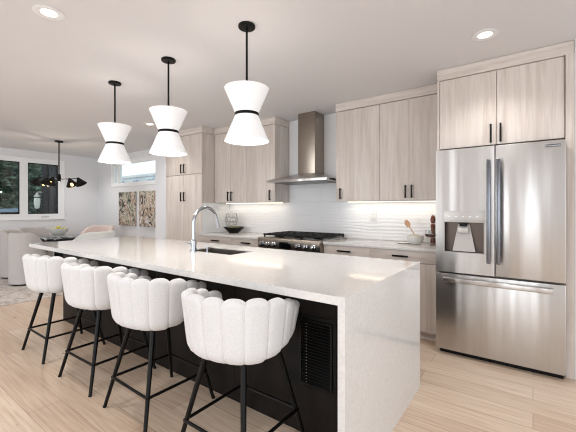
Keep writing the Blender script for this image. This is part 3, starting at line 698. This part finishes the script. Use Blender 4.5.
# ================================================================ DINING AREA
tag(bx('area_rug', 'rug', None, -8.9, -5.72, .7, 3.95, .0, .010, bev=.003), 'distressed grey beige rug under the dining table', 'rug')
TX, TY = -7.38, 2.655
t = thing('dining_table', 'round dining table with black and white patterned top on a black pedestal', 'table', (TX, TY, .0105))
bm = bmesh.new(); lathe(bm, [(0, .735), (.50, .735), (.52, .74), (.52, .757), (.515, .76), (0, .76)], 56, (TX, TY, 0)); obj('tabletop', bm, 'terrazzo', t)
bm = bmesh.new(); lathe(bm, [(0, .0105), (.30, .0105), (.30, .03), (.08, .06), (.075, .66), (.2, .70), (.44, .705), (.44, .7345), (0, .7345)], 40, (TX, TY, 0)); obj('pedestal', bm, 'black_matte', t)
def make_barrel(mat, h=.885, name='dining_chair'):
    t = thing(name, '', 'chair', world=False)
    R = .25; th = .065; bm = bmesh.new(); n = 40; a0 = math.radians(-130)
    rings = []
    for i in range(n+1):
        az = a0+(2*math.radians(130))*i/n; d = Vector((math.sin(az), -math.cos(az), 0))
        fall = max(0, (abs(math.degrees(az))-55)/75); top = h-(h-.69)*(fall*fall*(3-2*fall))
        pr = [(R, .03), (R+.003, .3), (R, top-.03), (R-.012, top-.008), (R-th/2, top), (R-th+.012, top-.008), (R-th, top-.03), (R-th, .40), (R-th, .03)]
        rings.append([bm.verts.new(d*r+Vector((0, 0, z))) for r, z in pr])
    m_ = len(rings[0])
    for A, B in zip(rings, rings[1:]):
        for j in range(m_): bm.faces.new((A[j], A[(j+1) % m_], B[(j+1) % m_], B[j]))
    bm.faces.new(rings[0]); bm.faces.new(rings[-1][::-1]); bmesh.ops.recalc_face_normals(bm, faces=bm.faces[:])
    obj('backrest', bm, mat, t, smooth=60)
    bm = bmesh.new(); lathe(bm, [(0, .03), (.182, .03), (.182, .36), (0, .36)], 40); obj('seat_base', bm, mat, t)
    bm = bmesh.new(); lathe(bm, [(0, .362), (.165, .362), (.181, .38), (.181, .43), (.165, .45), (0, .456)], 40); obj('seat_cushion', bm, mat, t, smooth=60)
    bm = bmesh.new(); lathe(bm, [(0, .0), (.215, .0), (.215, .029), (0, .029)], 40); obj('plinth', bm, 'black_matte', t)
    return t
GZ = .0105
def face(x, y): return math.atan2(TY-y, TX-x)-PI/2
grp = 'barrel chairs around the dining table'
c0 = make_barrel('greige')
spec = [(-7.08, 2.06, .8, 'greige', 'greige barrel chair nearest the bar stools, its back to the kitchen island'),
        (-7.93, 2.15, -.2, 'greige', 'greige barrel chair at the left edge of the photo, behind the nearer greige one'),
        (-8.62, 2.66, 0, 'greige', 'greige barrel chair on the far side of the table below the window')]
for i, (x, y, dr, m_, l) in enumerate(spec):
    o = c0 if i == 0 else dup(c0, (0, 0, 0), 0)
    o.location = (x, y, GZ); o.rotation_euler = (0, 0, face(x, y)); o['label'] = l; o['group'] = grp
    if i == 2: o.scale = (1.25, 1.25, 1)
c1 = make_barrel('offwhite', .87); c1.location = (-6.66, 2.95, GZ); c1.scale = (1.5, 1.5, 1); c1.rotation_euler = (0, 0, face(-6.66, 2.95)); c1['label'] = 'off white barrel chair right of the table, seen just over the island top'; c1['group'] = grp
c2 = make_barrel('blush', .90); c2.location = (-7.85, 3.56, GZ); c2.scale = (1.4, 1.4, 1); c2.rotation_euler = (0, 0, face(-7.85, 3.56)); c2['label'] = 'blush pink barrel chair beyond the off white chair near the dining corner'; c2['group'] = grp
# fruit bowl
t = thing('fruit_bowl', 'footed white bowl on the dining table holding green yellow fruit', 'bowl', (TX-.02, TY, .7605))
bm = bmesh.new(); lathe(bm, [(0, .761), (.07, .761), (.065, .775), (.10, .80), (.15, .86), (.165, .915), (.158, .915), (.14, .862), (.09, .81), (0, .80)], 40, (TX-.02, TY, 0)); obj('bowl', bm, 'bowl_white', t)
fr = None
for i, (dx, dy, dz) in enumerate(((.08, 0, .885), (-.04, .07, .885), (-.04, -.07, .885), (.0, .0, .935), (.02, .09, .90), (-.09, 0, .89))):
    if fr is None:
        bm = bmesh.new(); bmesh.ops.create_uvsphere(bm, u_segments=18, v_segments=12, radius=.036); fr = obj('fruit', bm, 'lime'); o = fr
    else: o = fr.copy(); C.objects.link(o)
    o.location = (TX-.02+dx, TY+dy, dz); tag(o, 'green yellow fruit in the white bowl on the dining table', 'fruit', 'fruit in the dining table bowl')
# chandelier
t = thing('chandelier', 'black multi arm chandelier with cone shades over the dining table', 'chandelier', (TX, TY, ZC))
bm = bmesh.new(); lathe(bm, [(0, 2.599), (.07, 2.599), (.07, 2.575), (0, 2.572)], 28, (TX, TY, 0)); obj('canopy', bm, 'black_matte', t)
bm = bmesh.new(); tube(bm, [(TX, TY, 2.58), (TX, TY, 1.86)], .011, 12); lathe(bm, [(0, 1.80), (.03, 1.82), (.035, 1.90), (.025, 1.96), (0, 1.97)], 20, (TX, TY, 0)); obj('stem', bm, 'black_matte', t)
for k, (ang, ln, z) in enumerate(((216, .38, 1.865), (240, .17, 1.84), (300, .14, 1.85), (20, .25, 1.83), (36, .36, 1.85))):
    a = math.radians(ang); ex, ey = TX+ln*math.cos(a), TY+ln*math.sin(a)
    bm = bmesh.new(); tube(bm, [(TX, TY, 1.86), (ex, ey, z+.03), ], .007, 8); arm = obj('arm', bm, 'black_matte', t)
    ax = Vector((math.cos(a)*.5, math.sin(a)*.5, -.9)).normalized(); top = Vector((ex, ey, z+.045))
    bm = bmesh.new(); lathe(bm, [(.014, 0), (.1, .15), (.097, .15), (.011, .004), (.014, 0)], 24, top, ax); obj('lamp_shade', bm, 'black_matte', arm)
    bm = bmesh.new(); bz = .06 if k in (1, 3) else 0; lathe(bm, [(0, .03+bz), (.014, .04+bz), (.024, .08+bz), (.018, .105+bz), (0, .112+bz)], 16, top, ax); obj('bulb', bm, 'bulb', arm)
lamp('chandelier_glow', 'POINT', (TX, TY, 1.72), 9, (1, .85, .68), shadow_soft_size=.02)
# paintings
for i, (x0, x1, l) in enumerate(((-8.05, -7.335, 'left of two abstract canvases in green, tan and black below the clerestory'), (-7.17, -6.455, 'right of two abstract canvases, partly hidden by the white wall end'))):
    t = thing('painting', l, 'painting', ((x0+x1)/2, YD-.02, .9), group='abstract canvases on the dining wall')
    bx('canvas', art('abstract_paint_%d' % i, 3.1+i*5.3), t, x0, x1, YD-.042, YD-.006, .895, 1.685, bev=.002)
    bx('stretcher', 'black_matte', t, x0+.03, x1-.03, YD-.0058, YD-.001, .93, 1.65)

# ================================================================ SMALL THINGS ON THE WORKTOPS
bxp, byp = -3.88, 3.86
t = thing('black_bowl', 'black faceted bowl with moss on the worktop beside the pantry', 'bowl', (bxp, byp, .9155))
bm = bmesh.new(); lathe(bm, [(0, .916), (.08, .916), (.17, 1.005), (.165, 1.008), (.08, .93), (0, .928)], 10, (bxp, byp, 0)); obj('bowl', bm, 'bowl_black', t, smooth=10)
bm = bmesh.new(); lathe(bm, [(0, .985), (.12, .985), (.135, .992), (.08, 1.006), (0, 1.01)], 18, (bxp, byp, 0)); obj('moss', bm, 'leafgreen', t)
t = thing('glass_cloche', 'clear glass ornament with white lattice of ovals standing in the black bowl', 'ornament', (bxp-.065, byp+.01, 1.011))
cx_, cy_ = bxp-.065, byp+.01
bm = bmesh.new(); lathe(bm, [(.05, 1.012), (.085, 1.06), (.098, 1.12), (.09, 1.18), (.06, 1.225), (.02, 1.24), (0, 1.241)], 32, (cx_, cy_, 0)); obj('shell', bm, 'vessel', t)
bm = bmesh.new()
for row, (z, r, hh) in enumerate(((1.06, .082, .04), (1.125, .098, .045), (1.19, .08, .038))):
    for k in range(8):
        a = 2*PI*(k+.5*(row % 2))/8; n_ = Vector((math.cos(a), math.sin(a), 0)); tt = Vector((-math.sin(a), math.cos(a), 0))
        tube(bm, [Vector((cx_, cy_, z))+n_*(r+.003)+tt*(.03*math.cos(q_))+Vector((0, 0, hh*.85*math.sin(q_))) for q_ in [2*PI*j/14 for j in range(14)]], .0042, 6, closed=True)
obj('lattice', bm, 'plastic_grey', t)
# right bowl with spoon
bx2, by2 = -1.034, 3.78
t = thing('mixing_bowl', 'small white bowl with cream filling on the worktop by the refrigerator', 'bowl', (bx2, by2, .9155))
bm = bmesh.new(); lathe(bm, [(0, .916), (.045, .916), (.07, .935), (.084, .97), (.082, 1.012), (.079, 1.012), (.080, .97), (.066, .94), (.04, .922), (0, .921)], 40, (bx2, by2, 0)); obj('bowl', bm, 'bowl_white', t)
bm = bmesh.new(); lathe(bm, [(0, .924), (.038, .925), (.064, .943), (.077, .97), (.078, .995), (.05, 1.012), (0, 1.022)], 32, (bx2, by2, 0)); obj('filling', bm, 'cream', t)
t = thing('wooden_spoon', 'pale wooden spoon leaning out of the small white bowl', 'spoon', (bx2, by2, .97))
bm = bmesh.new(); p0 = Vector((bx2-.01, by2-.01, 1.024)); p1 = Vector((bx2-.12, by2+.05, 1.165)); tube(bm, [p0, p0.lerp(p1, .55)], .0055, 10); obj('handle', bm, 'spoonwood', t)
bm = bmesh.new(); bmesh.ops.create_uvsphere(bm, u_segments=16, v_segments=10, radius=1)
m = Matrix.Translation(p0.lerp(p1, .8)) @ Vector((0, 0, 1)).rotation_difference(p1-p0).to_matrix().to_4x4() @ Matrix.Diagonal((.028, .008, .05, 1)); bmesh.ops.transform(bm, matrix=m, verts=bm.verts); obj('spoon_head', bm, 'spoonwood', t)
def wineglass():
    t = thing('stem_glass', '', 'glass', world=False)
    bm = bmesh.new(); lathe(bm, [(0, 0), (.032, 0), (.032, .003), (.005, .008), (.004, .06), (.008, .068), (.03, .085), (.036, .115), (.03, .155), (.0285, .155), (.0345, .115), (.028, .087), (0, .072)], 24); obj('glass', bm, 'vessel', t)
    bm = bmesh.new(); lathe(bm, [(0, .0735), (.026, .089), (.0325, .11), (0, .11)], 24); obj('wine', bm, 'wine', t); return t
wg = wineglass()
for i, (x, y, l) in enumerate(((-.925, 3.87, 'stem glass of red wine nearest the small white bowl'), (-.845, 3.93, 'stem glass of red wine at the back, by the wall'), (-.865, 3.78, 'stem glass of red wine closest to the refrigerator'))):
    o = wg if i == 0 else dup(wg, (0, 0, 0), 0)
    o.location = (x, y, .9155); o['label'] = l; o['group'] = 'stem glasses by the refrigerator'
t = thing('pepper_mill', 'tall brown wooden pepper mill beside the refrigerator side panel', 'pepper mill', (-.905, 4.0, .9155))
bm = bmesh.new(); lathe(bm, [(0, .916), (.028, .916), (.028, .95), (.018, 1.0), (.02, 1.06), (.026, 1.12), (.014, 1.135), (0, 1.136)], 24, (-.905, 4.0, 0)); obj('body', bm, 'millwood', t)
bm = bmesh.new(); lathe(bm, [(0, 1.137), (.02, 1.14), (.028, 1.18), (.02, 1.215), (.008, 1.225), (0, 1.24)], 24, (-.905, 4.0, 0)); obj('head', bm, 'millwood', t)
bm = bmesh.new(); lathe(bm, [(0, .9155), (.06, .9155), (.075, .925), (.072, .927), (.058, .919), (0, .918)], 32, (-1.17, 3.80, 0)); tag(obj('small_plate', bm, 'bowl_white'), 'small white plate on the worktop left of the small cream filled bowl', 'plate')

for o in bpy.data.objects:
    if '_w' in o: del o['_w']
